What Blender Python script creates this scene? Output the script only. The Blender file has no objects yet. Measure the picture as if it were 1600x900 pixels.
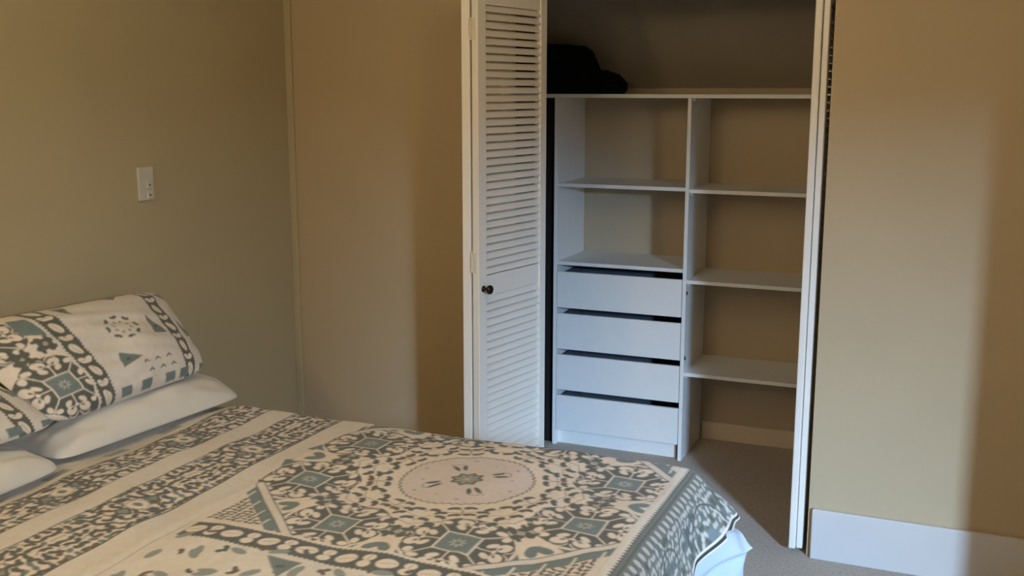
import bpy, bmesh, math, random
import numpy as np
from mathutils import Vector, Matrix
random.seed(4); rng = np.random.default_rng(4)
S = bpy.context.scene; C = S.collection
PI = math.pi
def new_col(r, g, b): return tuple(((c/255)/12.92 if c/255 <= .04045 else ((c/255+.055)/1.055)**2.4) for c in (r, g, b))

# ---------------------------------------------------------------- camera
F_PX, PITCH, YAW, ROLL = 1675.6, 0.18134, 0.402246, 0.0012123
cy, sy, cp, sp = math.cos(YAW), math.sin(YAW), math.cos(PITCH), math.sin(PITCH)
fw = Vector((-sy*cp, cy*cp, -sp)); rt = Vector((cy, sy, 0)); up = rt.cross(fw)
r2 = rt*math.cos(ROLL)+up*math.sin(ROLL); u2 = r2.cross(fw)
cam_d = bpy.data.cameras.new('camera'); cam = bpy.data.objects.new('camera', cam_d); C.objects.link(cam)
cam.matrix_world = Matrix(((r2.x, u2.x, -fw.x, 0), (r2.y, u2.y, -fw.y, 0), (r2.z, u2.z, -fw.z, 1.6), (0, 0, 0, 1)))
cam_d.sensor_width = 36; cam_d.lens = F_PX/1600*36; cam_d.clip_start = .05
S.camera = cam
# ---------------------------------------------------------------- world, light, exposure
S.view_settings.view_transform = 'Standard'; S.view_settings.look = 'None'
S.view_settings.gamma = 1; S.view_settings.use_curve_mapping = False
S.view_settings.exposure = 0.0
W = bpy.data.worlds.new('world'); S.world = W; W.use_nodes = True
W.node_tree.nodes['Background'].inputs[0].default_value = (.55, .70, 1, 1)
W.node_tree.nodes['Background'].inputs[1].default_value = 0.35
def area(name, loc, target, sx, sy_, power, col):
    l = bpy.data.lights.new(name, 'AREA'); l.shape = 'RECTANGLE'; l.size = sx; l.size_y = sy_; l.energy = power; l.color = col
    o = bpy.data.objects.new(name, l); C.objects.link(o); o.location = loc
    o.rotation_euler = (Vector(target)-Vector(loc)).to_track_quat('-Z', 'Y').to_euler(); return o
# daylight of the sky outside the window in the right wall
LAMPS = ((-.70, 2.30, 9, (1, .82, .54)), (-1.25, 1.35, 13.5, (1, .88, .68)), (-1.85, -.20, 44, (1, .76, .42)))  # second and third lamps are unseen, added as fill for the left side
area('sky_daylight', (4.0, -3.35, 2.85), (-.9, 4.2, .5), 1.7, 1.1, 3850, (.38, .63, 1))
area('sky_daylight_high', (2.95, -1.30, 2.32), (0, 2.2, 1.2), 1.7, .5, 720, (.60, .76, 1))

# ---------------------------------------------------------------- helpers
def mat(name, col, rough=.6, noise=None, bump=None, spec=.35, metal=0, attr=None, sheen=0):
    m = bpy.data.materials.new(name); m.use_nodes = True; n = m.node_tree; N = n.nodes; L = n.links; b = N['Principled BSDF']
    b.inputs['Roughness'].default_value = rough; b.inputs['Metallic'].default_value = metal
    b.inputs['Specular IOR Level'].default_value = spec; b.inputs['Sheen Weight'].default_value = sheen
    tc = N.new('ShaderNodeTexCoord')
    base = None
    if attr:
        a = N.new('ShaderNodeAttribute'); a.attribute_name = attr; base = a.outputs['Color']
    if noise:
        t = N.new('ShaderNodeTexNoise'); t.inputs['Scale'].default_value = noise[0]; t.inputs['Detail'].default_value = 5
        L.new(tc.outputs['Object'], t.inputs['Vector'])
        mr = N.new('ShaderNodeMapRange'); mr.inputs[1].default_value = .3; mr.inputs[2].default_value = .7
        mr.inputs[3].default_value = 1-noise[1]; mr.inputs[4].default_value = 1+noise[1]*.6
        L.new(t.outputs['Fac'], mr.inputs[0])
        mx = N.new('ShaderNodeMix'); mx.data_type = 'RGBA'; mx.blend_type = 'MULTIPLY'; mx.inputs[0].default_value = 1
        if base: L.new(base, mx.inputs[6])
        else: mx.inputs[6].default_value = (*col, 1)
        L.new(mr.outputs[0], mx.inputs[7]); base = mx.outputs[2]
    if base: L.new(base, b.inputs['Base Color'])
    else: b.inputs['Base Color'].default_value = (*col, 1)
    if bump:
        t = N.new('ShaderNodeTexNoise'); t.inputs['Scale'].default_value = bump[0]; t.inputs['Detail'].default_value = 4
        L.new(tc.outputs['Object'], t.inputs['Vector'])
        bp = N.new('ShaderNodeBump'); bp.inputs['Strength'].default_value = bump[1]; bp.inputs['Distance'].default_value = bump[2]
        L.new(t.outputs['Fac'], bp.inputs['Height']); L.new(bp.outputs[0], b.inputs['Normal'])
    return m
M = {}
M['wall'] = mat('beige_wall_paint', new_col(190, 171, 138), .8, (3, .03), (160, .12, .002))
M['wall_head'] = mat('green_cast_wall_paint', new_col(186, 173, 138), .8, (3, .03), (160, .12, .002))  # greenish cast of the light, put into the beige wall colour
M['closet'] = mat('closet_wall_paint', new_col(190, 172, 144), .85, (3, .04), (120, .12, .002))
M['closet_trim'] = mat('aged_cream_paint', new_col(222, 204, 180), .5, (5, .03))
M['ceil'] = mat('closet_ceiling_lining', new_col(160, 148, 130), .9, (4, .05), (90, .1, .002))
M['white'] = mat('white_gloss_paint', new_col(238, 232, 220), .38, (6, .02), (60, .03, .001))
M['trim'] = mat('white_trim_paint', new_col(208, 204, 198), .42, (5, .02))
M['mel'] = mat('white_melamine', new_col(238, 236, 230), .45, (20, .015))
M['grey'] = mat('slot_shade_grey', new_col(84, 88, 94), .6, (20, .05))  # dark grey stands in for the shade inside the drawer slots
M['carpet'] = mat('beige_carpet', new_col(202, 186, 168), .95, (90, .22), (420, .9, .006), sheen=.2)
M['black'] = mat('black_fabric', (.004, .004, .004), .9, (40, .2), (120, .3, .003), spec=.1)
M['bronze'] = mat('dark_bronze', (.035, .022, .016), .3, (30, .2), metal=.6)
M['brass'] = mat('painted_hinge', new_col(214, 204, 184), .45, (30, .05))
M['plastic'] = mat('white_plastic', new_col(206, 204, 190), .35, (10, .02))
M['dark'] = mat('dark_plastic', (.02, .02, .02), .5, (10, .1))
M['print'] = mat('printed_cotton', (1, 1, 1), .85, (55, .05), (380, .25, .0015), attr='print_colour', sheen=.15)
M['cotton'] = mat('white_cotton', new_col(226, 220, 204), .85, (14, .03), (300, .2, .0015), sheen=.15)
M['lining'] = mat('daylit_white_cotton', new_col(182, 192, 204), .8, (14, .03), (260, .2, .0015), sheen=.15)  # white cotton with the blue of the window light in its colour
M['timber'] = mat('pine_bed_base', new_col(150, 118, 80), .6, (8, .15))
M['glass_frame'] = M['trim']

def link(name, me, m, parent=None):
    o = bpy.data.objects.new(name, me); C.objects.link(o)
    if m: me.materials.append(m)
    if parent:
        o.parent = parent
        o.matrix_parent_inverse = Matrix.Translation(parent.location).inverted() if parent.rotation_euler.z == 0 else \
            (Matrix.Translation(parent.location) @ Matrix.Rotation(parent.rotation_euler.z, 4, 'Z')).inverted()
    return o
def box(bm, x0, x1, y0, y1, z0, z1, bev=0):
    b2 = bmesh.new(); bmesh.ops.create_cube(b2, size=1)
    for v in b2.verts: v.co = Vector(((x0+x1)/2+v.co.x*(x1-x0), (y0+y1)/2+v.co.y*(y1-y0), (z0+z1)/2+v.co.z*(z1-z0)))
    if bev: bmesh.ops.bevel(b2, geom=b2.edges[:], offset=bev, segments=2, affect='EDGES', profile=.5)
    me = bpy.data.meshes.new('t'); b2.to_mesh(me); b2.free(); bm.from_mesh(me); bpy.data.meshes.remove(me)
def mesh_of(name, bm, m, parent=None, smooth=False, xf=None):
    me = bpy.data.meshes.new(name)
    if xf is not None: bm.transform(xf)
    bm.to_mesh(me); bm.free()
    if smooth:
        for p in me.polygons: p.use_smooth = True
    return link(name, me, m, parent)
def part(name, m, parent, *boxes, bev=.0012, xf=None):
    bm = bmesh.new()
    for b in boxes: box(bm, *b, bev=bev)
    return mesh_of(name, bm, m, parent, xf=xf)
def tag(o, label, cat, group=None, kind=None):
    o['label'] = label; o['category'] = cat
    if group: o['group'] = group
    if kind: o['kind'] = kind
    return o
def thing(name, label, cat, loc=(0, 0, 0), group=None):
    o = bpy.data.objects.new(name, None); C.objects.link(o); o.location = loc; return tag(o, label, cat, group)
def struct(name, m, label, cat, *boxes, bev=0):
    o = part(name, m, None, *boxes, bev=bev); return tag(o, label, cat, kind='structure')
def lathe(bm, prof, c, axis, n=28):
    axis = Vector(axis).normalized(); a = axis.orthogonal().normalized(); b = axis.cross(a); rings = []
    for r, h in prof:
        rings.append([bm.verts.new(Vector(c)+axis*h+(a*math.cos(k*2*PI/n)+b*math.sin(k*2*PI/n))*max(r, 1e-4)) for k in range(n)])
    for i in range(len(rings)-1):
        for k in range(n): bm.faces.new((rings[i][k], rings[i][(k+1) % n], rings[i+1][(k+1) % n], rings[i+1][k]))
    bm.faces.new(rings[0][::-1]); bm.faces.new(rings[-1])
    bmesh.ops.recalc_face_normals(bm, faces=bm.faces[:])

# ---------------------------------------------------------------- room shell
YW, XL, XR, YB, ZC = 3.652, -2.528, 2.0, -1.6, 2.4
HEAD = 1.955; OX0, OX1 = -1.60, -0.432
struct('floor', M['carpet'], 'beige cut-pile carpet covering the bedroom and closet floor', 'carpet', (XL-.1, XR+.1, YB-.1, 5.0, -.05, 0))
struct('wall_left', M['wall_head'], 'beige wall behind the pillows with the light switch, green light cast in its colour', 'wall', (XL-.1, XL, YB-.1, YW+.1, 0, ZC))
bm = bmesh.new()
box(bm, XL, OX0, YW, YW+.1, 0, ZC); box(bm, OX1, XR, YW, YW+.1, 0, ZC); box(bm, OX0, OX1, YW, YW+.1, HEAD, ZC)
tag(mesh_of('wall_closet_side', bm, M['wall']), 'beige wall on both sides of the open closet', 'wall', kind='structure')
struct('wall_back', M['wall'], 'plain beige wall behind the camera', 'wall', (XL-.1, XR+.1, YB-.1, YB, 0, ZC))
struct('daylight_blocker', M['wall'], 'unseen wall block added to cut off the daylight right of the closet', 'wall', (.5, XR, 2.8, YW, 0, ZC))  # out-of-view block added to end the daylight patch on the closet wall
struct('ceiling', M['ceil'], 'flat bedroom ceiling', 'ceiling', (XL-.1, XR+.1, YB-.1, YW+.1, ZC, ZC+.1))
# right wall with the window
WY0, WY1, WZ0, WZ1 = -.58, .10, .95, 2.02
bm = bmesh.new()
box(bm, XR, XR+.14, YB-.1, WY0, 0, ZC); box(bm, XR, XR+.14, WY1, YW+.1, 0, ZC)
box(bm, XR, XR+.14, WY0, WY1, 0, WZ0); box(bm, XR, XR+.14, WY0, WY1, WZ1, ZC)
tag(mesh_of('wall_right', bm, M['wall']), 'beige wall with the window', 'wall', kind='structure')
wf = struct('window_1', M['trim'], 'white framed bedroom window', 'window',
    (XR+.05, XR+.10, WY0, WY0+.035, WZ0, WZ1), (XR+.05, XR+.10, WY1-.035, WY1, WZ0, WZ1),
    (XR+.05, XR+.10, WY0+.035, WY1-.035, WZ0, WZ0+.04), (XR+.05, XR+.10, WY0+.035, WY1-.035, WZ1-.03, WZ1))
gm_ = bpy.data.materials.new('window_glass'); gm_.use_nodes = True; nn = gm_.node_tree; nn.nodes.clear()
o_ = nn.nodes.new('ShaderNodeOutputMaterial'); x_ = nn.nodes.new('ShaderNodeMixShader'); x_.inputs[0].default_value = .06
nn.links.new(nn.nodes.new('ShaderNodeBsdfTransparent').outputs[0], x_.inputs[1]); nn.links.new(nn.nodes.new('ShaderNodeBsdfGlossy').outputs[0], x_.inputs[2]); nn.links.new(x_.outputs[0], o_.inputs[0])
part('pane', gm_, wf, (XR+.072, XR+.076, WY0+.035, WY1-.035, WZ0+.04, WZ1-.03), bev=0)
# skirtings
struct('baseboard_right', M['trim'], 'tall white baseboard right of the closet opening', 'baseboard', (-.418, .5, YW-.02, YW, 0, .182), bev=.004)
struct('baseboard_left', M['trim'], 'white baseboard behind the bed, left of the closet', 'baseboard', (XL+.02, -1.76, YW-.02, YW, 0, .182), bev=.004)
struct('baseboard_head', M['trim'], 'white baseboard along the wall behind the pillows', 'baseboard', (XL, XL+.02, YB, YW, 0, .182), bev=.004)
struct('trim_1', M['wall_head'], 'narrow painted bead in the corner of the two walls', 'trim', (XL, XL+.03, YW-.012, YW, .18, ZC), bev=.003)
# closet interior
CX0, CX1, CB = -2.25, -.25, 4.802
struct('wall_closet_left', M['closet'], 'dark side wall inside the closet, left', 'wall', (CX0-.08, CX0, YW+.1, CB+.1, 0, 2.3))
struct('wall_closet_right', M['closet'], 'side wall inside the closet, right', 'wall', (CX1, CX1+.08, YW+.1, CB+.1, 0, 2.3))
struct('wall_closet_back', M['closet'], 'low tan wall at the back of the closet behind the shelves', 'wall', (CX0, CX1, CB, CB+.1, 0, 1.75))
struct('baseboard_closet', M['closet_trim'], 'baseboard at the foot of the closet back wall', 'baseboard', (-1.07, CX1, CB-.014, CB, 0, .083), bev=.003)
bm = bmesh.new()
q = [(CB, 1.615), (CB-.70, 2.315), (CB-.70, 2.415), (CB+.1, 1.615)]
vs = [[bm.verts.new((x, y, z)) for y, z in q] for x in (CX0-.08, CX1+.08)]
bm.faces.new(vs[0]); bm.faces.new(vs[1][::-1])
for k in range(4): bm.faces.new((vs[0][k], vs[1][k], vs[1][(k+1) % 4], vs[0][(k+1) % 4]))
box(bm, CX0-.08, CX1+.08, YW+.1, CB-.68, 2.3, 2.4)
bmesh.ops.recalc_face_normals(bm, faces=bm.faces[:])
tag(mesh_of('ceiling_closet', bm, M['ceil']), 'sloping grey closet ceiling above the top shelf', 'ceiling', kind='structure')
bm = bmesh.new(); box(bm, -1.379, -1.338, 0, .97, -.007, .0, bev=.002)
tag(mesh_of('trim_2', bm, M['ceil'], xf=Matrix.Translation((0, CB-.003, 1.612)) @ Matrix.Rotation(math.radians(135), 4, 'X')),
    'flat batten running up the sloping closet ceiling', 'trim', kind='structure')

# ---------------------------------------------------------------- louvred doors
def leaf_xf(px, py, ang):   # local x -> direction (sin a, cos a), local +y (thickness) -> to the left of it
    d = Vector((math.sin(ang), math.cos(ang), 0)); n = Vector((-math.cos(ang), math.sin(ang), 0))
    return Matrix(((d.x, n.x, 0, px), (d.y, n.y, 0, py), (0, 0, 1, 0), (0, 0, 0, 1)))
TH = math.radians(11.22)
Fx, Fy, LW = -1.419, 3.652, .4188
Nx, Ny = Fx-LW*math.sin(TH), Fy-LW*math.cos(TH)
def place(parts, m):
    for o in parts:
        # local->world; handed frame mirrors, so flip the faces
        me = o.data; me.transform(m)
        if m.determinant() < 0: me.flip_normals()
DZ0, DZ1 = .018, 1.94
door = thing('folding_door', 'white louvred bifold door folded open at the left of the closet, small dark round knob', 'door', (Nx, Ny, 0))
front = part('front_leaf', M['white'], door, (0, .046, 0, .026, DZ0, DZ1), (LW-.040, LW, 0, .026, DZ0, DZ1),
             (.044, LW-.038, .004, .022, .908, .980), (.044, LW-.038, .004, .022, DZ0, DZ0+.10), (.044, LW-.038, .004, .022, DZ1-.06, DZ1), bev=.002)
place([front], leaf_xf(Nx, Ny, TH))
def slats(parent, w, t, z0, z1, m, s0=.044, s1=.038):
    for a, b in ((z0+.10, .908), (.980, z1-.06)):
        n = round((b-a)/.0268); pit = (b-a)/n; bm = bmesh.new()
        for i in range(n):
            zc = a+pit*(i+.5); h = .0096
            sec = [(.0034, -h), (.0008, -h+.0010), (.0008, -h+.0038), (.0120, h), (.0170, h+.003), (.0195, h+.002), (.0085, -h+.001)]
            r = [[bm.verts.new((x, y, zc+z)) for y, z in sec] for x in (s0-.001, w-s1+.001)]
            bm.faces.new(r[0]); bm.faces.new(r[1][::-1])
            for k in range(len(sec)): bm.faces.new((r[0][k], r[1][k], r[1][(k+1) % len(sec)], r[0][(k+1) % len(sec)]))
        bm.transform(m); bmesh.ops.recalc_face_normals(bm, faces=bm.faces[:])
        mesh_of('louvre_slats', bm, M['white'], parent)
slats(front, LW, .026, DZ0, DZ1, leaf_xf(Nx, Ny, TH))
# the hidden leaf behind, hinged to the jamb
An = Vector((Nx, Ny))+Vector((-math.cos(TH), math.sin(TH)))*.031
TH2 = math.radians(-4.0)
mA = leaf_xf(An.x, An.y-.004, TH2)
back = part('back_leaf', M['white'], door, (0, .046, 0, .030, DZ0, DZ1), (LW-.040, LW, 0, .030, DZ0, DZ1),
            (.044, LW-.038, .004, .026, .908, .980), (.044, LW-.038, .004, .026, DZ0, DZ0+.10), (.044, LW-.038, .004, .026, DZ1-.06, DZ1), bev=.002)
place([back], mA); slats(back, LW, .028, DZ0, DZ1, mA)
for zc in (1.80, 1.03, .22):
    bm = bmesh.new()
    c = (An.x+.003, An.y-.005, zc-.036)
    for k in range(3): lathe(bm, [(.0042, .0005+k*.024), (.0046, .002+k*.024), (.0046, .022+k*.024), (.0042, .0235+k*.024)], c, (0, 0, 1), 12)
    box(bm, An.x-.013, An.x+.020, An.y-.0042, An.y-.001, zc-.034, zc+.034, bev=.0006)
    mesh_of('hinge', bm, M['brass'], door)
bm = bmesh.new()
kp = Vector((Nx, Ny, .938))+Vector((math.sin(TH), math.cos(TH), 0))*.026
lathe(bm, [(.0115, 0), (.0115, .002), (.006, .004), (.0055, .014), (.009, .018), (.0145, .022), (.0160, .027), (.0145, .032), (.008, .0345)], kp, (math.cos(TH), -math.sin(TH), 0))
k = mesh_of('knob', bm, M['bronze'], front, smooth=True); k['label'] = 'small dark bronze round knob'
k.matrix_parent_inverse = Matrix.Identity(4); fp = front.matrix_parent_inverse

# right hand pair, folded into the opening
door2 = thing('folding_door', 'white bifold door seen edge-on, folded back at the right side of the closet opening', 'door', (-.47, 3.66, 0))
def edge_leaf(name, px, py, t, ang):
    m = leaf_xf(px, py, ang)
    o = part(name, M['white'], door2, (0, .042, 0, t, DZ0, DZ1), (.37, .41, 0, t, DZ0, DZ1), (.04, .372, .003, t-.003, .908, .980),
             (.04, .372, .003, t-.003, DZ0, DZ0+.10), (.04, .372, .003, t-.003, DZ1-.06, DZ1), bev=.004)
    place([o], m); slats(o, .41, t, DZ0, DZ1, m, .040, .038); return o
edge_leaf('front_leaf', -.4705, 3.650, .0235, 0)
edge_leaf('back_leaf', -.4485, 3.662, .0205, 0)
# jamb lining
struct('trim_3', M['trim'], 'white painted lining of the closet opening, left', 'trim', (OX0-.0, OX0+.016, YW+.03, YW+.1, 0, HEAD))
struct('trim_4', M['wall'], 'head lining of the closet opening', 'trim', (OX0+.016, OX1, YW+.03, YW+.1, HEAD-.012, HEAD))

# ---------------------------------------------------------------- closet unit
UY, UB = 4.437, 4.800
X0, XD0, XD1, XE = -1.686, -1.096, -1.080, -.500
ZT = 1.573
cab = thing('shelving_unit', 'white closet unit with four drawers at left and open shelves at right', 'shelving unit', ((X0+XE)/2, (UY+UB)/2, 0))
part('side_panel', M['mel'], cab, (X0, X0+.016, UY, UB, 0, ZT))
part('divider', M['mel'], cab, (XD0, XD1, UY, UB, 0, ZT))
part('side_panel', M['mel'], cab, (XE, XE+.016, UY, UB, 0, ZT))
for z in (1.186, .838): part('shelf', M['mel'], cab, (X0+.016, XD0, UY+.004, UB, z, z+.016))
for z in (1.180, .792, .385): part('shelf', M['mel'], cab, (XD1, XE, UY+.004, UB, z, z+.016))
part('plinth', M['mel'], cab, (X0+.016, XD0-.016, UY+.035, UY+.051, 0, .068))
part('bottom_panel', M['mel'], cab, (X0+.016, XD0, UY+.03, UB, .068, .080))
for i in range(4):
    zb = .073+.1905*i; d = part('drawer', M['mel'], cab, (X0+.0185, XD0-.0025, UY-.002, UY+.012, zb, zb+.1640))
    part('drawer_box', M['grey'], d, (X0+.018, X0+.030, UY+.012, UB-.03, zb+.015, zb+.150), (XD0-.014, XD0-.002, UY+.012, UB-.03, zb+.015, zb+.150),
         (X0+.030, XD0-.014, UB-.042, UB-.03, zb+.015, zb+.150), (X0+.030, XD0-.014, UY+.012, UB-.042, zb+.015, zb+.021))
for z in (.742, .455):
    part('shelf_bracket', M['dark'], cab, (XD1, XD1+.004, UY+.006, UY+.018, z, z+.016))
for z in (ZT, 1.180, .792, .385):
    part('shelf_support', M['plastic'], cab, (XD1, XD1+.012, UY+.025, UY+.045, z-.012, z))
o = part('closet_shelf', M['mel'], None, (CX0+.002, CX1-.002, UY-.004, UB, ZT, ZT+.016))
tag(o, 'long white top shelf board carrying the black bag under the sloping closet ceiling', 'shelf')

M['dark_board'] = mat('recess_dark_board', (.010, .008, .007), .8, (12, .2))  # near-black colour of an added board, so the recess reads dark
struct('recess_filler', M['dark_board'], 'added dark board that blacks out the narrow recess left of the shelving unit', 'trim', (CX0+.002, X0-.003, UY+.03, UY+.046, 0, ZT-.002))

# black bag on the shelf
def blob(bm, prof, y0, y1, n=10):
    """soft closed shape: outline prof (x,z) swept over y with rounded ends"""
    cx = sum(p[0] for p in prof)/len(prof); cz = min(p[1] for p in prof)
    rings = []
    for i in range(n+1):
        t = i/n; k = (1-abs(2*t-1)**3.2)**.5 if 0 < t < 1 else .02; k = .55+.45*k if 0 < t < 1 else .5
        rings.append([bm.verts.new((cx+(x-cx)*(.8+.2*k), y0+(y1-y0)*t, cz+(z-cz)*(.45+.55*k))) for x, z in prof])
    m = len(prof)
    for i in range(n):
        for j in range(m): bm.faces.new((rings[i][j], rings[i][(j+1) % m], rings[i+1][(j+1) % m], rings[i+1][j]))
    bm.faces.new(rings[0][::-1]); bm.faces.new(rings[-1]); bmesh.ops.recalc_face_normals(bm, faces=bm.faces[:])
zs = ZT+.0165
bag = thing('bag', 'soft black bag lying on the left end of the top closet shelf', 'bag', (-1.70, 4.5, zs))
bm = bmesh.new(); blob(bm, [(-2.0, zs), (-2.03, zs+.1), (-2.0, zs+.19), (-1.93, zs+.215), (-1.8, zs+.218), (-1.66, zs+.213), (-1.585, zs+.205), (-1.555, zs+.185), (-1.53, zs+.13), (-1.50, zs+.07), (-1.50, zs), (-1.7, zs)], 4.44, 4.60)
b = mesh_of('body', bm, M['black'], bag, smooth=True)
bm = bmesh.new(); blob(bm, [(-1.56, zs), (-1.58, zs+.05), (-1.54, zs+.10), (-1.48, zs+.102), (-1.43, zs+.085), (-1.395, zs+.05), (-1.395, zs+.02), (-1.41, zs)], 4.46, 4.58)
mesh_of('side_pouch', bm, M['black'], bag, smooth=True)
for x in (-1.84, -1.70): part('strap', M['black'], bag, (x, x+.04, 4.435, 4.443, zs+.02, zs+.19), bev=.002)

# ---------------------------------------------------------------- light switch
sw = thing('light_switch', 'small off-white light switch plate on the wall above the pillows', 'light switch', (XL, 2.812, 1.295))
part('plate', M['plastic'], sw, (XL, XL+.009, 2.777, 2.847, 1.240, 1.352), bev=.0025)
for zc in (1.292, 1.258):
    rk = part('rocker', M['plastic'], sw, (XL+.008, XL+.014, 2.812, 2.832, zc-.013, zc+.013), bev=.0015)
    part('marker', M['dark'], rk, (XL+.0138, XL+.0146, 2.819, 2.825, zc-.003, zc+.003), bev=0)

# ---------------------------------------------------------------- ceiling lamp and two added fill lamps (above the picture)
mg = bpy.data.materials.new('lit_bulb'); mg.use_nodes = True
b_ = mg.node_tree.nodes['Principled BSDF']; b_.inputs['Emission Color'].default_value = (1, .80, .55, 1); b_.inputs['Emission Strength'].default_value = 1.5
for (LX, LY, PW, LCOL), lb in zip(LAMPS, ('round ceiling lamp fitting above the foot of the bed', 'unseen ceiling lamp added as fill above the middle of the bed', 'unseen ceiling lamp added as fill behind the camera')):
    lamp = thing('ceiling_lamp', lb, 'lamp', (LX, LY, ZC))
    bm = bmesh.new(); lathe(bm, [(.07, 0), (.07, -.02), (.05, -.03)], (LX, LY, ZC), (0, 0, 1)); mesh_of('base', bm, M['brass'], lamp, smooth=False)
    bm = bmesh.new(); bmesh.ops.create_uvsphere(bm, u_segments=20, v_segments=12, radius=.075, matrix=Matrix.Translation((LX, LY, ZC-.100)))
    mesh_of('globe', bm, mg, lamp, smooth=True)
    pl = bpy.data.lights.new('lamp_light', 'POINT'); pl.energy = PW; pl.color = LCOL; pl.shadow_soft_size = .13
    po = bpy.data.objects.new('lamp_light', pl); C.objects.link(po); po.location = (LX, LY, ZC-.32)
#BED
# ---------------------------------------------------------------- printed cloth: a small painter on a grid of colours
CREAM = np.array(new_col(238, 225, 205)); IVORY = np.array(new_col(228, 220, 204)); DARK = np.array(new_col(100, 103, 94))
TEAL = np.array(new_col(122, 136, 132)); PINK = np.array(new_col(226, 213, 203)); BROWN = np.array(new_col(120, 104, 84)); GREY = np.array(new_col(150, 152, 140))
class Canvas:
    def __init__(s, x0, x1, y0, y1, px, bg):
        s.x0, s.y0, s.px = x0, y0, px; s.nx = int((x1-x0)/px)+1; s.ny = int((y1-y0)/px)+1
        s.a = np.empty((s.nx, s.ny, 3), np.float32); s.a[:] = bg
        s.X = (x0+px*np.arange(s.nx))[:, None]; s.Y = (y0+px*np.arange(s.ny))[None, :]
    def win(s, x0, x1, y0, y1):
        i0 = max(0, int((x0-s.x0)/s.px)-1); i1 = min(s.nx, int((x1-s.x0)/s.px)+3); j0 = max(0, int((y0-s.y0)/s.px)-1); j1 = min(s.ny, int((y1-s.y0)/s.px)+3)
        i0, j0 = min(i0, s.nx-1), min(j0, s.ny-1); return i0, max(i1, i0+1), j0, max(j1, j0+1)
    def put(s, w, sdf, col, op=1):
        i0, i1, j0, j1 = w
        if i1 <= i0 or j1 <= j0: return
        k = (np.clip(.5-sdf/s.px, 0, 1)*op)[..., None]; s.a[i0:i1, j0:j1] = s.a[i0:i1, j0:j1]*(1-k)+np.asarray(col, np.float32)*k
    def loc(s, w, cx, cy, rot):
        i0, i1, j0, j1 = w; dx = s.X[i0:i1]-cx; dy = s.Y[:, j0:j1]-cy; c, n = math.cos(rot), math.sin(rot)
        return dx*c+dy*n, -dx*n+dy*c
    def ell(s, cx, cy, a, b, rot, col, op=1):
        r = max(a, b); w = s.win(cx-r, cx+r, cy-r, cy+r); u, v = s.loc(w, cx, cy, rot); s.put(w, (np.sqrt((u/a)**2+(v/b)**2)-1)*min(a, b), col, op)
    def ring(s, cx, cy, r, t, col, a0=None, a1=None, teeth=0, amp=0):
        R = r+t+amp; w = s.win(cx-R, cx+R, cy-R, cy+R); u, v = s.loc(w, cx, cy, 0); d = np.hypot(u, v); A = np.arctan2(v, u)
        if teeth: d = d-amp*np.abs(((A/(2*PI)*teeth) % 1)*2-1)
        f = np.abs(d-r)-t/2
        if a0 is not None:
            m = (a0+a1)/2; h = (a1-a0)/2; dd = (A-m+PI) % (2*PI)-PI; f = np.maximum(f, (np.abs(dd)-h)*r)
        s.put(w, f, col)
    def seg(s, xa, ya, xb, yb, t, col, op=1):
        w = s.win(min(xa, xb)-t, max(xa, xb)+t, min(ya, yb)-t, max(ya, yb)+t); i0, i1, j0, j1 = w
        px = s.X[i0:i1]-xa; py = s.Y[:, j0:j1]-ya; dx, dy = xb-xa, yb-ya; h = np.clip((px*dx+py*dy)/(dx*dx+dy*dy+1e-12), 0, 1)
        s.put(w, np.hypot(px-h*dx, py-h*dy)-t/2, col, op)
    def poly(s, pts, col, op=1):
        xs = [p[0] for p in pts]; ys = [p[1] for p in pts]; w = s.win(min(xs), max(xs), min(ys), max(ys)); i0, i1, j0, j1 = w
        A = sum(xs[i]*ys[(i+1) % len(pts)]-xs[(i+1) % len(pts)]*ys[i] for i in range(len(pts)))
        if A < 0: pts = pts[::-1]
        f = np.full((max(0, i1-i0), max(0, j1-j0)), -1e9)
        for i in range(len(pts)):
            (xa, ya), (xb, yb) = pts[i], pts[(i+1) % len(pts)]; l = math.hypot(xb-xa, yb-ya)+1e-12
            f = np.maximum(f, ((s.X[i0:i1]-xa)*(yb-ya)-(s.Y[:, j0:j1]-ya)*(xb-xa))/l)
        s.put(w, f, col, op)
    def rect(s, x0, x1, y0, y1, col): s.poly([(x0, y0), (x1, y0), (x1, y1), (x0, y1)], col)
    def star(s, cx, cy, R, r, n, rot, col):
        w = s.win(cx-R, cx+R, cy-R, cy+R); u, v = s.loc(w, cx, cy, rot); d = np.hypot(u, v); A = np.arctan2(v, u)
        k = np.abs(((A/(2*PI)*n) % 1)*2-1); s.put(w, d-(r+(R-r)*k), col)
    def comma(s, cx, cy, L, rot, col, flip=1, stem=None):
        """crescent leaf with an optional curled stem"""
        w = s.win(cx-L, cx+L, cy-L, cy+L); u, v = s.loc(w, cx, cy, rot); v = v*flip
        a, b = L*.52, L*.31
        f = (np.sqrt((u/a)**2+(v/b)**2)-1)*b; g = (np.sqrt(((u-.15*L)/(a*.62))**2+((v+b*1.05)/(b*.62))**2)-1)*b*.62
        s.put(w, np.maximum(f, -g), col)
        if stem: s.seg(cx-math.cos(rot)*a*.9, cy-math.sin(rot)*a*.9, *stem, .0022, col, .8)
    def get(s, x, y, blur=0):
        i = np.clip(((x-s.x0)/s.px).round().astype(int), 0, s.nx-1); j = np.clip(((y-s.y0)/s.px).round().astype(int), 0, s.ny-1); return s.a[i, j]
    def soften(s):
        for ax in (0, 1): s.a = (np.roll(s.a, 1, ax)+2*s.a+np.roll(s.a, -1, ax))/4
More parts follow.
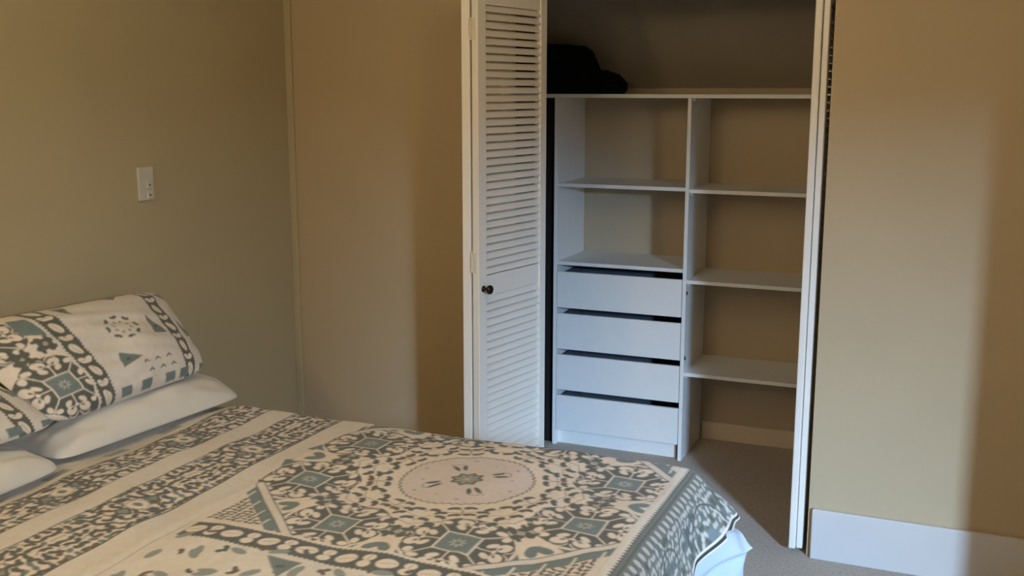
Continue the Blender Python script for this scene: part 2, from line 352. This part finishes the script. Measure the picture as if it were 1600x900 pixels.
    def serr(s, x0, y0, x1, y1, t, th, pit, col, side=1):
        s.seg(x0, y0, x1, y1, t, col); l = math.hypot(x1-x0, y1-y0); dx, dy = (x1-x0)/l, (y1-y0)/l; nx, ny = -dy*side, dx*side
        for i in range(int(l/pit)):
            p = (i+.5)*pit; a = (x0+dx*(p-pit*.42), y0+dy*(p-pit*.42)); b = (x0+dx*(p+pit*.42), y0+dy*(p+pit*.42))
            s.poly([a, b, (x0+dx*(p+pit*.2)+nx*th, y0+dy*(p+pit*.2)+ny*th)], col)

def medallion(cv, cx, cy, R=.150, ground=DARK, sq=.046, rot=0):
    """round scroll medallion: dark ground, cream lobes in pairs, teal square with a star in the middle"""
    k = R/.15; ang = rot
    def P(r, a): return cx+r*math.cos(a), cy+r*math.sin(a)
    cv.ell(cx, cy, R*1.045, R*1.045, 0, CREAM); cv.star(cx, cy, R*1.03, R*.97, 8, PI/8, ground)
    for q in range(4):
        a0 = ang+q*PI/2
        # lattice lines out of the corners and sides of the square
        x1, y1 = P(sq*1.30*k, a0+PI/4); x2, y2 = P(R*.98, a0+PI/4); cv.seg(x1, y1, x2, y2, .0042, CREAM)
        x1, y1 = P(sq*k, a0); x2, y2 = P(R*.62, a0); cv.seg(x1, y1, x2, y2, .0035, CREAM)
        for sgn in (-1, 1):
            # outer curled lobe
            a = a0+sgn*.26; x, y = P(R*.80, a); cv.ell(x, y, .0250*k, .0180*k, a+PI/2-sgn*.5, CREAM)
            cv.ring(x, y, .0290*k, .0036, CREAM, a-1.5 if sgn > 0 else a-.6, a+.6 if sgn > 0 else a+1.5)
            cv.ell(x-.011*k*math.cos(a+sgn*.5), y-.011*k*math.sin(a+sgn*.5), .0085*k, .0038*k, a+sgn*.9, ground)
            # inner lobes
            x, y = P(R*.60, a0+sgn*.34); cv.ell(x, y, .0185*k, .0105*k, a0+sgn*.9, CREAM)
            x, y = P(R*.86, a0+sgn*.66); cv.ell(x, y, .0160*k, .0115*k, a0+sgn*1.3, CREAM)
        x, y = P(R*.66, a0); cv.ell(x, y, .006*k, .010*k, a0, CREAM)
    c, s_ = math.cos(ang), math.sin(ang)
    def sqp(h): return [(cx+(i*c-j*s_)*h, cy+(i*s_+j*c)*h) for i, j in ((-1, -1), (1, -1), (1, 1), (-1, 1))]
    cv.poly(sqp((sq+.006)*k), CREAM); cv.poly(sqp(sq*k), TEAL); cv.star(cx, cy, .026*k, .007*k, 8, .2, IVORY*.55+TEAL*.45); cv.ell(cx, cy, .008*k, .008*k, 0, TEAL)
def cluster(cv, cx, cy, r=.030, L=.034, col=DARK, rot=0):
    for q in range(4):
        a = rot+PI/4+q*PI/2
        for sgn in (-1, 1):
            x, y = cx+r*math.cos(a)*(1+.25*sgn), cy+r*math.sin(a)*(1+.25*sgn)
            cv.comma(x, y, L, a+PI/2*sgn*.7, col, sgn, (cx, cy))
def leafband(cv, xa, ya, xb, yb, w, pit=.062):
    """dark strip with cream leaf pairs and saw-tooth edges"""
    l = math.hypot(xb-xa, yb-ya); dx, dy = (xb-xa)/l, (yb-ya)/l; nx, ny = -dy, dx; h = w/2
    cv.poly([(xa+nx*h, ya+ny*h), (xb+nx*h, yb+ny*h), (xb-nx*h, yb-ny*h), (xa-nx*h, ya-ny*h)], DARK)
    for sg in (1, -1): cv.serr(xa+nx*h*sg, ya+ny*h*sg, xb+nx*h*sg, yb+ny*h*sg, .004, .008, .013, DARK, sg)
    rot = math.atan2(dy, dx)
    for i in range(int(l/pit)+1):
        p = i*pit+pit*.5; x, y = xa+dx*p, ya+dy*p
        if i % 2 == 0:
            cv.ell(x, y, pit*.50, h*.56, rot+.35, CREAM); cv.seg(x-dx*.02-nx*.006, y-dy*.02-ny*.006, x+dx*.018+nx*.006, y+dy*.018+ny*.006, .002, DARK, .6)
        else:
            for sg in (-1, 1): cv.ell(x+nx*h*.38*sg, y+ny*h*.38*sg, pit*.30, h*.40, rot+sg*.8, CREAM)
            cv.seg(x, y-0, x+nx*h*.7, y+ny*h*.7, .002, DARK, .7)
def floral(cv, x0, x1, y0, y1, seed, rep=.46):
    """stripe of leaves and scrolls running in y, mirrored about its repeats"""
    r = random.Random(seed); xm = (x0+x1)/2; h = (x1-x0)/2
    cv.rect(x0, x1, y0, y1, CREAM*.97)
    base = []
    gx, gy = int(2*h/.021), int(rep/2/.021)
    for i in range(gx):
        for j in range(gy):
            base.append(((i+.5)/gx*2*h-h+r.uniform(-.004, .004), (j+.5)/gy*rep/2+r.uniform(-.004, .004), r.uniform(0, PI), r.random(), r.choice((-1, 1))))
    n = int((y1-y0)/(rep/2))+2
    for k in range(-1, n):
        yo = y0+k*rep/2; fl = k % 2
        for bx, by, a, t, sg in base:
            y = yo+(by if not fl else rep/2-by); aa = a if not fl else -a
            if y < y0 or y > y1: continue
            if t < .62: cv.comma(xm+bx, y, .030, aa, DARK if t < .48 else BROWN, sg)
            elif t < .80: cv.ell(xm+bx, y, .012, .007, aa, TEAL)
            else: cv.seg(xm+bx-.012*math.cos(aa), y-.012*math.sin(aa), xm+bx+.012*math.cos(aa), y+.012*math.sin(aa), .0025, DARK)
        # cartouche arcs and flower
        cy_ = yo+(0 if not fl else rep/2)
        if not fl:
            cv.ring(xm, cy_, h*1.02, .004, DARK); cv.ell(xm, cy_, .034, .028, 0, CREAM); cv.ring(xm, cy_, .026, .003, GREY, teeth=8, amp=.004); cv.ell(xm, cy_, .014, .010, 0, TEAL)
            for sg in (-1, 1): cv.ell(xm+sg*h*.62, cy_+.0, .012, .02, .4*sg, DARK)
        else:
            for sg in (-1, 1):
                cv.poly([(xm-.03, cy_+sg*.05), (xm, cy_+sg*.075), (xm+.03, cy_+sg*.05), (xm, cy_+sg*.025)], DARK); cv.poly([(xm-.018, cy_+sg*.05), (xm, cy_+sg*.065), (xm+.018, cy_+sg*.05), (xm, cy_+sg*.035)], GREY)
    cv.seg(x0, y0, x0, y1, .005, DARK); cv.seg(x1, y0, x1, y1, .006, DARK)

def duvet_canvas():
    cv = Canvas(-2.32, -.10, 1.0, 3.12, .00125, IVORY)
    ox, oy, H = -1.140, 2.385, .480
    cv.rect(-2.32, -2.13, 1, 3.12, IVORY)
    for y in np.arange(1.1, 3.1, .22): cv.rect(-2.19, -2.155, y, y+.08, TEAL*.6+IVORY*.4)
    floral(cv, -2.125, -1.975, 1.0, 3.12, 3)
    cv.rect(-1.975, -1.890, 1, 3.12, IVORY)
    floral(cv, -1.890, -1.725, 1.0, 3.12, 8)
    cv.rect(-1.722, -1.618, 1, 3.12, IVORY)
    cv.seg(-1.618, 1, -1.618, 3.12, .004, BROWN)
    # central square
    cv.rect(ox-H, ox+H, oy-H, oy+H, CREAM)
    c8 = [(ox+math.copysign(1, a)*0, 0) for a in ()]
    for sx in (-1, 1):
        for sy2 in (-1, 1):
            # corner triangle with rows of tiny leaves
            A = (ox+sx*H, oy+sy2*(.71*1-H)); B = (ox+sx*(.71-H), oy+sy2*H); K = (ox+sx*H, oy+sy2*H)
            cv.poly([A, B, K], TEAL)
            Ai = (ox+sx*H, oy+sy2*(.80-H)); Bi = (ox+sx*(.80-H), oy+sy2*H); cv.poly([Ai, Bi, K], CREAM*.96)
            for i in range(14):
                for j in range(14):
                    x = ox+sx*(.24+i*.018); y = oy+sy2*(.24+j*.018)
                    if abs(x-ox)+abs(y-oy) > .80 and abs(x-ox) < H-.012 and abs(y-oy) < H-.012:
                        cv.comma(x, y, .017, (i*1.3+j*.7) % PI, DARK if (i+j) % 3 else BROWN, 1 if i % 2 else -1)
            for i in range(0, 14, 3):
                x = ox+sx*(.245+i*.018); y0_ = oy+sy2*max(.735-abs(x-ox), 0); cv.seg(x, y0_, x, oy+sy2*H, .005, IVORY)
    # ground between the medallions
    for k in range(8):
        a = PI/8+k*PI/4; mx, my = ox+.412*math.cos(a), oy+.412*math.sin(a)
        for w_, col in ((.066, DARK*.5+TEAL*.5),):
            p = [(ox+r_*math.cos(a+da), oy+r_*math.sin(a+da)) for r_, da in ((.30, -.30), (.60, -.315), (.60, .315), (.30, .30))]
            p = [(min(max(x, ox-H), ox+H), min(max(y, oy-H), oy+H)) for x, y in p]
    for k in range(8):
        a = PI/8+k*PI/4; c, s_ = math.cos(a), math.sin(a)
        # teal-dark wedge reaching to the octagon edge
        R1, R2, hw1, hw2 = .36, .505, .148, .150
        pts = [(ox+R1*c-hw1*-s_, oy+R1*s_-hw1*c), (ox+R2*c-hw2*-s_, oy+R2*s_-hw2*c), (ox+R2*c+hw2*-s_, oy+R2*s_+hw2*c), (ox+R1*c+hw1*-s_, oy+R1*s_+hw1*c)]
        cv.poly(pts, TEAL*.75+DARK*.25)
    for k in range(8):
        a = PI/8+k*PI/4; medallion(cv, ox+.408*math.cos(a), oy+.408*math.sin(a), .131)
    for k in range(8):
        a = k*PI/4; c, s_ = math.cos(a), math.sin(a)
        # cream wedge between two medallions with leaf cluster and a teal tulip
        cv.poly([(ox+.33*c+.012*s_, oy+.33*s_-.012*c), (ox+.50*c+.058*s_, oy+.50*s_-.058*c), (ox+.50*c-.058*s_, oy+.50*s_+.058*c), (ox+.33*c-.012*s_, oy+.33*s_+.012*c)], CREAM)
        cluster(cv, ox+.365*c, oy+.365*s_, .026, .032, DARK, a)
        for sg in (-1, 1): cv.ell(ox+.462*c-sg*.017*s_, oy+.462*s_+sg*.017*c, .022, .014, a+sg*.55, TEAL)
        cv.ell(ox+.448*c, oy+.448*s_, .014, .02, a, TEAL)
        for r_, sp_ in ((.262, .055), (.222, .022), (.285, .022), (.31, .05)):
            for sg in (-1, 1):
                x, y = ox+r_*c-sg*sp_*s_, oy+r_*s_+sg*sp_*c; cv.comma(x, y, .034, a+sg*1.1, DARK, sg, (ox+(r_+.01)*c, oy+(r_+.01)*s_))
        a2 = a+PI/8; c, s_ = math.cos(a2), math.sin(a2)
        for r_, sp_ in ((.205, .020), (.235, .050), (.252, .018)):
            for sg in (-1, 1): cv.comma(ox+r_*c-sg*sp_*s_, oy+r_*s_+sg*sp_*c, .033, a2+sg*1.4, DARK if r_ < .25 else BROWN, sg, (ox+.235*c, oy+.235*s_))
    # corners and tiny rows again on top, then the pale bars of the octagon
    for sx in (-1, 1):
        for sy2 in (-1, 1):
            K = (ox+sx*H, oy+sy2*H); Ai = (ox+sx*H, oy+sy2*(.765-H)); Bi = (ox+sx*(.765-H), oy+sy2*H)
            cv.poly([(ox+sx*H, oy+sy2*(.715-H)), (ox+sx*(.715-H), oy+sy2*H), K], TEAL); cv.poly([Ai, Bi, K], CREAM*.97)
            for i in range(15):
                for j in range(15):
                    dx_, dy_ = .235+i*.017, .235+j*.017
                    if dx_+dy_ > .775 and dx_ < H-.008 and dy_ < H-.008:
                        cv.comma(ox+sx*dx_, oy+sy2*dy_, .018, (i*1.3+j*.7) % PI, DARK if (i+j) % 3 else BROWN, 1 if i % 2 else -1)
            for i in range(2, 15, 3):
                dx_ = .235+i*.017-.0085; cv.seg(ox+sx*dx_, oy+sy2*max(.735-dx_, .2), ox+sx*dx_, oy+sy2*(H-.004), .006, IVORY)
            cv.seg(ox+sx*H, oy+sy2*(.705-H), ox+sx*(.705-H), oy+sy2*H, .026, DARK*.6+TEAL*.4); cv.seg(ox+sx*H, oy+sy2*(.705-H), ox+sx*(.705-H), oy+sy2*H, .019, IVORY)
    # centre rosette
    cv.ell(ox, oy, .183, .183, 0, CREAM); cv.ell(ox, oy, .170, .170, 0, PINK); cv.ring(ox, oy, .170, .0045, DARK, teeth=52, amp=.007)
    cv.star(ox, oy, .047, .034, 8, 0, DARK); cv.star(ox, oy, .039, .026, 8, 0, GREY)
    for k in range(8): cv.seg(ox, oy, ox+.028*math.cos(k*PI/4), oy+.028*math.sin(k*PI/4), .003, IVORY, .6)
    for k in range(4):
        a = .62+k*PI/2; c, s_ = math.cos(a), math.sin(a)
        for sg in (-1, 1): cv.ell(ox+.086*c-sg*.011*s_, oy+.086*s_+sg*.011*c, .019, .0065, a+sg*.15, DARK)
        cv.ring(ox+.098*c, oy+.098*s_, .019, .0022, BROWN, a-1.7, a+1.7)
    for k in range(12):
        a = .25+k*PI/6; r_ = .142 if k % 2 else .118; cv.ell(ox+r_*math.cos(a), oy+r_*math.sin(a), .0065 if k % 2 else .0035, .0035, a+PI/2, DARK*.6+PINK*.4)
    # near side: saw-toothed leaf band, then pale ground with teal triangles
    yb = oy-H
    cv.rect(-1.618, ox+H, 1.0, yb, IVORY); leafband(cv, -1.60, yb-.052, ox+H, yb-.052, .074, .050)
    cv.seg(-1.618, yb-.004, ox+H, yb-.004, .008, CREAM)
    for i in range(60):
        x = -1.575+(i % 10)*.085; y = 1.38+(i//10)*.075+.03*((i*7) % 3); cv.ell(x, y, .024, .011, i*.9, TEAL*.8+IVORY*.2); cv.comma(x+.05, y+.03, .026, i*1.7, DARK if i % 2 else BROWN)
    for x in (-1.28, -1.05, -.82):
        cv.poly([(x-.055, yb-.115), (x+.035, yb-.115), (x+.02, yb-.19)], TEAL); cv.ell(x, yb-.145, .012, .006, .3, DARK)
    # far side beyond the square
    cv.rect(-1.618, ox+H, oy+H, 3.12, IVORY); leafband(cv, -1.60, oy+H+.052, ox+H, oy+H+.052, .074)
    # foot: pale saw-tooth strip, then slate scroll border
    fx = ox+H
    cv.rect(fx, -.10, 1.0, 3.12, DARK*.62+GREY*.38)
    cv.rect(fx, fx+.026, 1.0, 3.12, IVORY*1.04); cv.serr(fx+.028, 3.1, fx+.028, 1.0, .003, .010, .014, DARK, -1); cv.seg(fx+.040, 1, fx+.040, 3.12, .006, DARK)
    SL = DARK*.5+GREY*.5
    rf = random.Random(17)
    for i, y in enumerate(np.arange(1.0, 3.12, .034)):
        cv.ell(fx+.060, y, .0125, .0085, .3, IVORY*.74); cv.ring(fx+.060, y, .015, .0028, DARK, -.6, 1.8)  # pale motifs of this border dimmed to paint in the foot's shading
    n_ = 0
    for i, y in enumerate(np.arange(1.0, 3.12, .0205)):
        for j in range(14):
            x = fx+.082+j*.0215; yy = y+rf.uniform(-.006, .006)+(.010 if j % 2 else 0); a = rf.uniform(0, PI); q_ = rf.random()
            if q_ < .50: cv.ell(x, yy, rf.uniform(.008, .0125), rf.uniform(.0045, .007), a, IVORY*.74)
            elif q_ < .72: cv.comma(x, yy, .024, a, IVORY*.8, 1 if q_ < .6 else -1)
            elif q_ < .90: cv.comma(x, yy, .026, a, DARK*.9, 1 if q_ < .8 else -1)
            else: cv.ell(x, yy, .010, .006, a, TEAL*.7)
    for k, y in enumerate(np.arange(1.08, 3.1, .30)):
        cv.ring(fx+.19, y, .090, .006, DARK*.8); cv.ring(fx+.19, y, .080, .0045, IVORY*.85, k*.9, k*.9+4.2)
        cv.ring(fx+.15, y+.15, .045, .005, DARK*.8, .3, 4.5)
        if k % 2: cv.ell(fx+.19, y, .030, .022, .5, TEAL)
    cv.soften(); cv.soften(); return cv

def set_colours(me, cols):
    at = me.color_attributes.new('print_colour', 'FLOAT_COLOR', 'POINT')
    c = np.ones((len(cols), 4), np.float32); c[:, :3] = cols; at.data.foreach_set('color', c.ravel())
def grid_mesh(name, P, cols, m, parent=None, extra=None):
    """P: (n,m,3) array -> smooth grid mesh"""
    n, k = P.shape[:2]; idx = np.arange(n*k).reshape(n, k)
    q = np.stack([idx[:-1, :-1], idx[1:, :-1], idx[1:, 1:], idx[:-1, 1:]], -1).reshape(-1, 4)
    me = bpy.data.meshes.new(name); me.vertices.add(n*k); me.vertices.foreach_set('co', P.reshape(-1).astype(np.float32))
    me.loops.add(q.size); me.loops.foreach_set('vertex_index', q.ravel().astype(np.int32))
    me.polygons.add(len(q)); me.polygons.foreach_set('loop_start', np.arange(0, q.size, 4, dtype=np.int32)); me.polygons.foreach_set('loop_total', np.full(len(q), 4, np.int32))
    me.polygons.foreach_set('use_smooth', np.ones(len(q), bool)); me.update(); me.validate()
    if cols is not None: set_colours(me, cols.reshape(-1, 3))
    return link(name, me, m, parent)
def sstep(a, b, x): t = np.clip((x-a)/(b-a), 0, 1); return t*t*(3-2*t)
def wav(x, y, seed, sc, n=7):
    r = np.random.default_rng(seed); o = 0
    for i in range(n):
        a = r.uniform(0, 2*PI); f = sc*r.uniform(.6, 1.7); o = o+np.sin((x*math.cos(a)+y*math.sin(a))*f+r.uniform(0, 6))/n**.5
    return o

# ---------------------------------------------------------------- bed
BX0, BX1, BY0, BY1 = XL+.03, -.650, 1.215, 2.715
bed = thing('bed', 'double bed with a low timber base and thick mattress, head against the left wall', 'bed', ((BX0+BX1)/2, (BY0+BY1)/2, 0))
part('bed_base', M['timber'], bed, (BX0+.01, BX1-.03, BY0+.03, BY1-.03, .10, .30), bev=.008)
for x in (BX0+.06, BX1-.12):
    for y in (BY0+.08, BY1-.13): part('leg', M['timber'], bed, (x, x+.055, y, y+.055, 0, .10), bev=.003)
part('mattress', M['cotton'], bed, (BX0, BX1-.012, BY0+.012, BY1-.012, .30, .583), bev=.028)

cv = duvet_canvas()
SX = np.concatenate([np.arange(-2.30, -.655, .0031), np.arange(-.655, -.655+.40, .0031)]); TY = np.arange(BY0+.03-.40, BY1-.005+.40, .0031)
X1, Y1, Y0 = -.655, BY1-.015, BY0+.04; EXT = .40
s, t = np.meshgrid(SX, TY, indexing='ij')
a = np.maximum(0, s-X1); b = np.maximum(0, t-Y1); b2 = np.maximum(0, Y0-t); bb = b+b2
d = np.hypot(a, bb); th = np.arctan2(bb, a+1e-9)
gm = np.minimum(EXT/np.maximum(np.cos(th), 1e-3), EXT/np.maximum(np.sin(th), 1e-3))
far = sstep(2.27, 2.48, t)
dm_foot = .37-.165*far
dm = dm_foot+(.22-dm_foot)*sstep(.75, 1.45, th)
dd = np.where(d > 0, d*np.minimum(dm/gm, 1), 0)
r_ = .075
phf = np.radians(79-33*sstep(2.40, 2.68, t)); ph = phf+(math.radians(80)-phf)*sstep(.5, 1.3, th)
arc = np.minimum(dd, r_*ph); rest = dd-arc
rip = wav(t, s, 5, 22)*.006*sstep(.02, .25, dd)
hor = r_*np.sin(arc/r_)+rest*np.cos(ph)+rip; drop = r_*(1-np.cos(arc/r_))+rest*np.sin(ph)
ux, uy = np.cos(th), np.sin(th)*np.where(b2 > 0, -1, 1)
flat = (d <= 0)
X = np.where(flat, s, np.minimum(s, X1)+hor*ux); Y = np.where(flat, t, np.clip(t, Y0, Y1)+hor*uy)
Z = .603-np.where(flat, 0, drop)
Z = Z+(wav(s, t, 1, 9)*.0045+wav(s, t, 2, 26)*.0022+wav(s, t*.4, 7, 60)*.0006)*(1-sstep(0, .1, d))
def ridge(xa, ya, xb, yb, w, h):
    l = math.hypot(xb-xa, yb-ya); u = ((s-xa)*(xb-xa)+(t-ya)*(yb-ya))/l; v = ((s-xa)*-(yb-ya)+(t-ya)*(xb-xa))/l
    v = v+.012*np.sin(u*9); return h*np.exp(-(v/w)**2)*sstep(-.02, .12, u)*sstep(-.02, .12, l-u)
Z = Z+ridge(-1.0, 1.85, -.86, 2.42, .014, .0026)+ridge(-1.85, 1.7, -1.72, 2.6, .02, .002)+ridge(-1.66, 1.5, -1.62, 2.3, .02, .002)
Z = Z-.012*sstep(-2.08, -2.2, s)+.010*np.exp(-((s+1.2)/.7)**2)*np.exp(-((t-2.0)/.6)**2)
mx_ = np.array([np.clip(s, -2.31, X1+2)]).reshape(s.shape)
cs = np.where(d > 0, np.minimum(s, X1)+dd*np.cos(th), s); ct = np.where(d > 0, np.clip(t, Y0, Y1)+dd*uy, t)
cols = cv.get(cs, ct).copy()
e = dm-dd
m1 = ((e < .019) & (e > .0115) & (d > 0)); m2 = ((e <= .0115) & (e > .004) & (d > 0)); m3 = ((e <= .004) & (d > 0))
cols[m1] = IVORY; cols[m2] = DARK*.35; cols[m3] = IVORY
duv = grid_mesh('duvet', np.stack([X, Y, Z], -1), cols, M['print'])
tag(duv, 'cream duvet printed with dark green scrolls and a round centre rosette, spread over the bed', 'duvet')
# plain pale underside turned out at the far foot corner
ctrl = np.array([
 [(-.640, 2.44, .530), (-.585, 2.56, .470), (-.545, 2.63, .476), (-.522, 2.690, .474)],
 [(-.630, 2.44, .450), (-.556, 2.55, .462), (-.500, 2.63, .474), (-.480, 2.675, .462)],
 [(-.625, 2.44, .390), (-.540, 2.54, .405), (-.478, 2.61, .432), (-.452, 2.650, .438)],
 [(-.635, 2.44, .350), (-.560, 2.55, .372), (-.500, 2.62, .405), (-.462, 2.665, .420)],
 [(-.630, 2.44, .280), (-.550, 2.54, .310), (-.488, 2.61, .345), (-.462, 2.650, .360)],
 [(-.640, 2.44, .180), (-.575, 2.55, .190), (-.515, 2.62, .210), (-.490, 2.660, .230)]])
def interp(A, n, ax):
    k = A.shape[ax]; u = np.linspace(0, k-1, n); i = np.clip(u.astype(int), 0, k-2); f = u-i
    def g(j): return np.take(A, np.clip(j, 0, k-1), ax)
    sh = [1]*A.ndim; sh[ax] = n; f = f.reshape(sh); p0, p1, p2, p3 = g(i-1), g(i), g(i+1), g(i+2)
    return .5*((2*p1)+(-p0+p2)*f+(2*p0-5*p1+4*p2-p3)*f*f+(-p0+3*p1-3*p2+p3)*f**3)
G = interp(interp(ctrl, 60, 0), 50, 1)
uu, vv = np.meshgrid(np.linspace(0, 1, 60), np.linspace(0, 1, 50), indexing='ij')
G[..., 0] += wav(uu*1.6, vv, 11, 11)*.0055*sstep(.05, .3, uu); G[..., 2] += wav(uu, vv, 12, 11)*.003
ln = grid_mesh('turned_corner', G, None, M['lining'], duv); ln['label'] = 'plain white lining with blue window light in its colour'
so = ln.modifiers.new('s', 'SOLIDIFY'); so.thickness = .006; so.offset = -1

# ---------------------------------------------------------------- pillows
def sham_canvas():
    """u 0..1 along the length (0.70 m), v 0..1 up (0.46 m)"""
    cv = Canvas(0, .70, 0, .46, .00125, IVORY)
    cv.rect(0, .185, 0, .46, CREAM)
    medallion(cv, .105, .115, .118); medallion(cv, .02, .355, .11)
    for x, y in ((.150, .275), (.07, .25)): cluster(cv, x, y, .022, .030)
    cv.poly([(.12, .33), (.185, .30), (.175, .40), (.13, .41)], TEAL); cv.poly([(.15, 0), (.185, 0), (.185, .05)], DARK)
    cv.seg(.183, 0, .183, .46, .010, IVORY)
    leafband(cv, .218, 0, .218, .46, .050, .050)
    leafband(cv, .595, 0, .595, .46, .046, .050)
    cx, cy_ = .405, .265
    for k in range(8):
        a = k*PI/4; cv.comma(cx+.052*math.cos(a), cy_+.052*math.sin(a), .024, a+PI/2, DARK, 1); cv.comma(cx+.028*math.cos(a+.4), cy_+.028*math.sin(a+.4), .014, a, GREY, -1)
    for tri in (((.27, .43), (.315, .43), (.30, .365)), ((.50, .44), (.445, .44), (.47, .41)), ((.33, .165), (.40, .125), (.31, .10)), ((.515, .30), (.56, .20), (.50, .205)),
                ((.645, .43), (.69, .43), (.672, .37)), ((.645, .26), (.655, .17), (.70, .18))):
        cv.poly(list(tri), TEAL*.85+DARK*.15); mx = sum(p[0] for p in tri)/3; my = sum(p[1] for p in tri)/3; cv.ell(mx, my, .010, .005, .5, DARK)
    for i in range(3):
        for j in range(2):
            x, y = .40+i*.05+j*.012, .085+j*-.035+.01
            cv.seg(x-.010, y, x, y+.008, .005, DARK); cv.seg(x+.010, y, x, y+.008, .005, DARK)
    for x in (.275, .36, .47, .54, .655): cv.rect(x, x+.045, .005, .035, TEAL)
    cv.soften(); cv.soften(); return cv
shc = sham_canvas()
def pillow(name, c, T, Tb, sink, cvs, m, n=150, k=110, pin=.02, pw=.62, seed=1, bulge=None):
    """c: BL, BR, TR, TL corners (3-D) of the outline; T front thickness, Tb back thickness along the normal"""
    BL, BR, TR, TL = [np.array(p, float) for p in c]
    nrm = np.cross(BR-BL, TL-BL); nrm /= np.linalg.norm(nrm)
    u, v = np.meshgrid(np.linspace(-1, 1, n), np.linspace(-1, 1, k), indexing='ij')
    u = np.sign(u)*(1-(1-np.abs(u))**1.35); v = np.sign(v)*(1-(1-np.abs(v))**1.35)
    uu, vv = (u+1)/2, (v+1)/2
    base = (BL*((1-uu)*(1-vv))[..., None]+BR*(uu*(1-vv))[..., None]+TR*(uu*vv)[..., None]+TL*((1-uu)*vv)[..., None])
    cr = 1-.10*np.abs(u)**5*np.abs(v)**5; cen = (BL+BR+TR+TL)/4; base = cen+(base-cen)*cr[..., None]
    # sides drawn in a little between the corners
    du = (BR-BL)/2; dv = (TL-BL)/2
    base = base-du*(pin*u*(1-v**2)*np.abs(u)**3)[..., None]-dv*(pin*1.4*v*(1-u**2)*np.abs(v)**3)[..., None]
    f = (1-np.abs(u)**2.6)**pw*(1-np.abs(v)**2.6)**pw
    w = wav(uu, vv, seed, 9)*.05+wav(uu, vv, seed+1, 22)*.02
    edge = np.exp(-((1-np.abs(u))/.22)**2)+np.exp(-((1-np.abs(v))/.22)**2)
    w = w+edge*wav(uu*1.2, vv, seed+2, 34)*.09+wav(uu+vv*.4, vv*2.2, seed+3, 16)*.045
    if bulge is not None: w = w+bulge(uu, vv)
    F_ = base+nrm*(T*f*(1+w))[..., None]; B_ = base-nrm*(Tb*f*(1+.5*w))[..., None]
    idx = np.arange(n*k).reshape(n, k)
    P = np.concatenate([F_.reshape(-1, 3), B_.reshape(-1, 3)])
    q1 = np.stack([idx[:-1, :-1], idx[1:, :-1], idx[1:, 1:], idx[:-1, 1:]], -1).reshape(-1, 4); q2 = q1[:, ::-1]+n*k
    q = np.concatenate([q1, q2])
    me = bpy.data.meshes.new(name); me.from_pydata(P.tolist(), [], q.tolist())
    if cvs is not None:
        col = cvs.get(uu*.70, vv*.46).reshape(-1, 3); set_colours(me, np.concatenate([col, np.tile(IVORY*.8, (n*k, 1))]))
    bm = bmesh.new(); bm.from_mesh(me); bmesh.ops.remove_doubles(bm, verts=bm.verts[:], dist=1e-5); bm.to_mesh(me); bm.free()
    for p in me.polygons: p.use_smooth = True
    return link(name, me, m)
g1, g2 = 'plain white pillows', 'printed pillows'
def corner_drop(uu, vv): return -.25*sstep(.7, 1, uu)*sstep(.6, 1, vv)
p = pillow('pillow', [(-2.190, 2.050, .618), (-2.130, 2.790, .616), (-2.50, 2.90, .622), (-2.50, 2.07, .622)], .105, .006, 0, None, M['cotton'], seed=21, pin=.04)
tag(p, 'plain white pillow nearer the closet, under the fully visible printed pillow', 'pillow')
p = pillow('pillow', [(-2.130, 1.30, .618), (-2.145, 2.045, .616), (-2.49, 2.065, .622), (-2.49, 1.30, .622)], .105, .006, 0, None, M['cotton'], seed=33, pin=.04)
tag(p, 'plain white pillow cut by the left edge of the photo, nearer the camera', 'pillow')
p = pillow('printed_pillow', [(-2.235, 2.075, .700), (-2.200, 2.700, .716), (-2.475, 2.790, .950), (-2.470, 1.930, .985)], .085, .022, 0, shc, M['print'], n=240, k=170, seed=41, pin=.03)
tag(p, 'printed pillow propped higher, nearer the closet, with a ring of small leaves', 'pillow')
p = pillow('printed_pillow', [(-2.225, 1.32, .726), (-2.185, 2.075, .718), (-2.470, 1.99, .900), (-2.470, 1.30, .930)], .06, .02, 0, shc, M['print'], n=240, k=170, seed=52, pin=.03)
tag(p, 'printed pillow mostly cut off by the left edge of the photo', 'pillow')
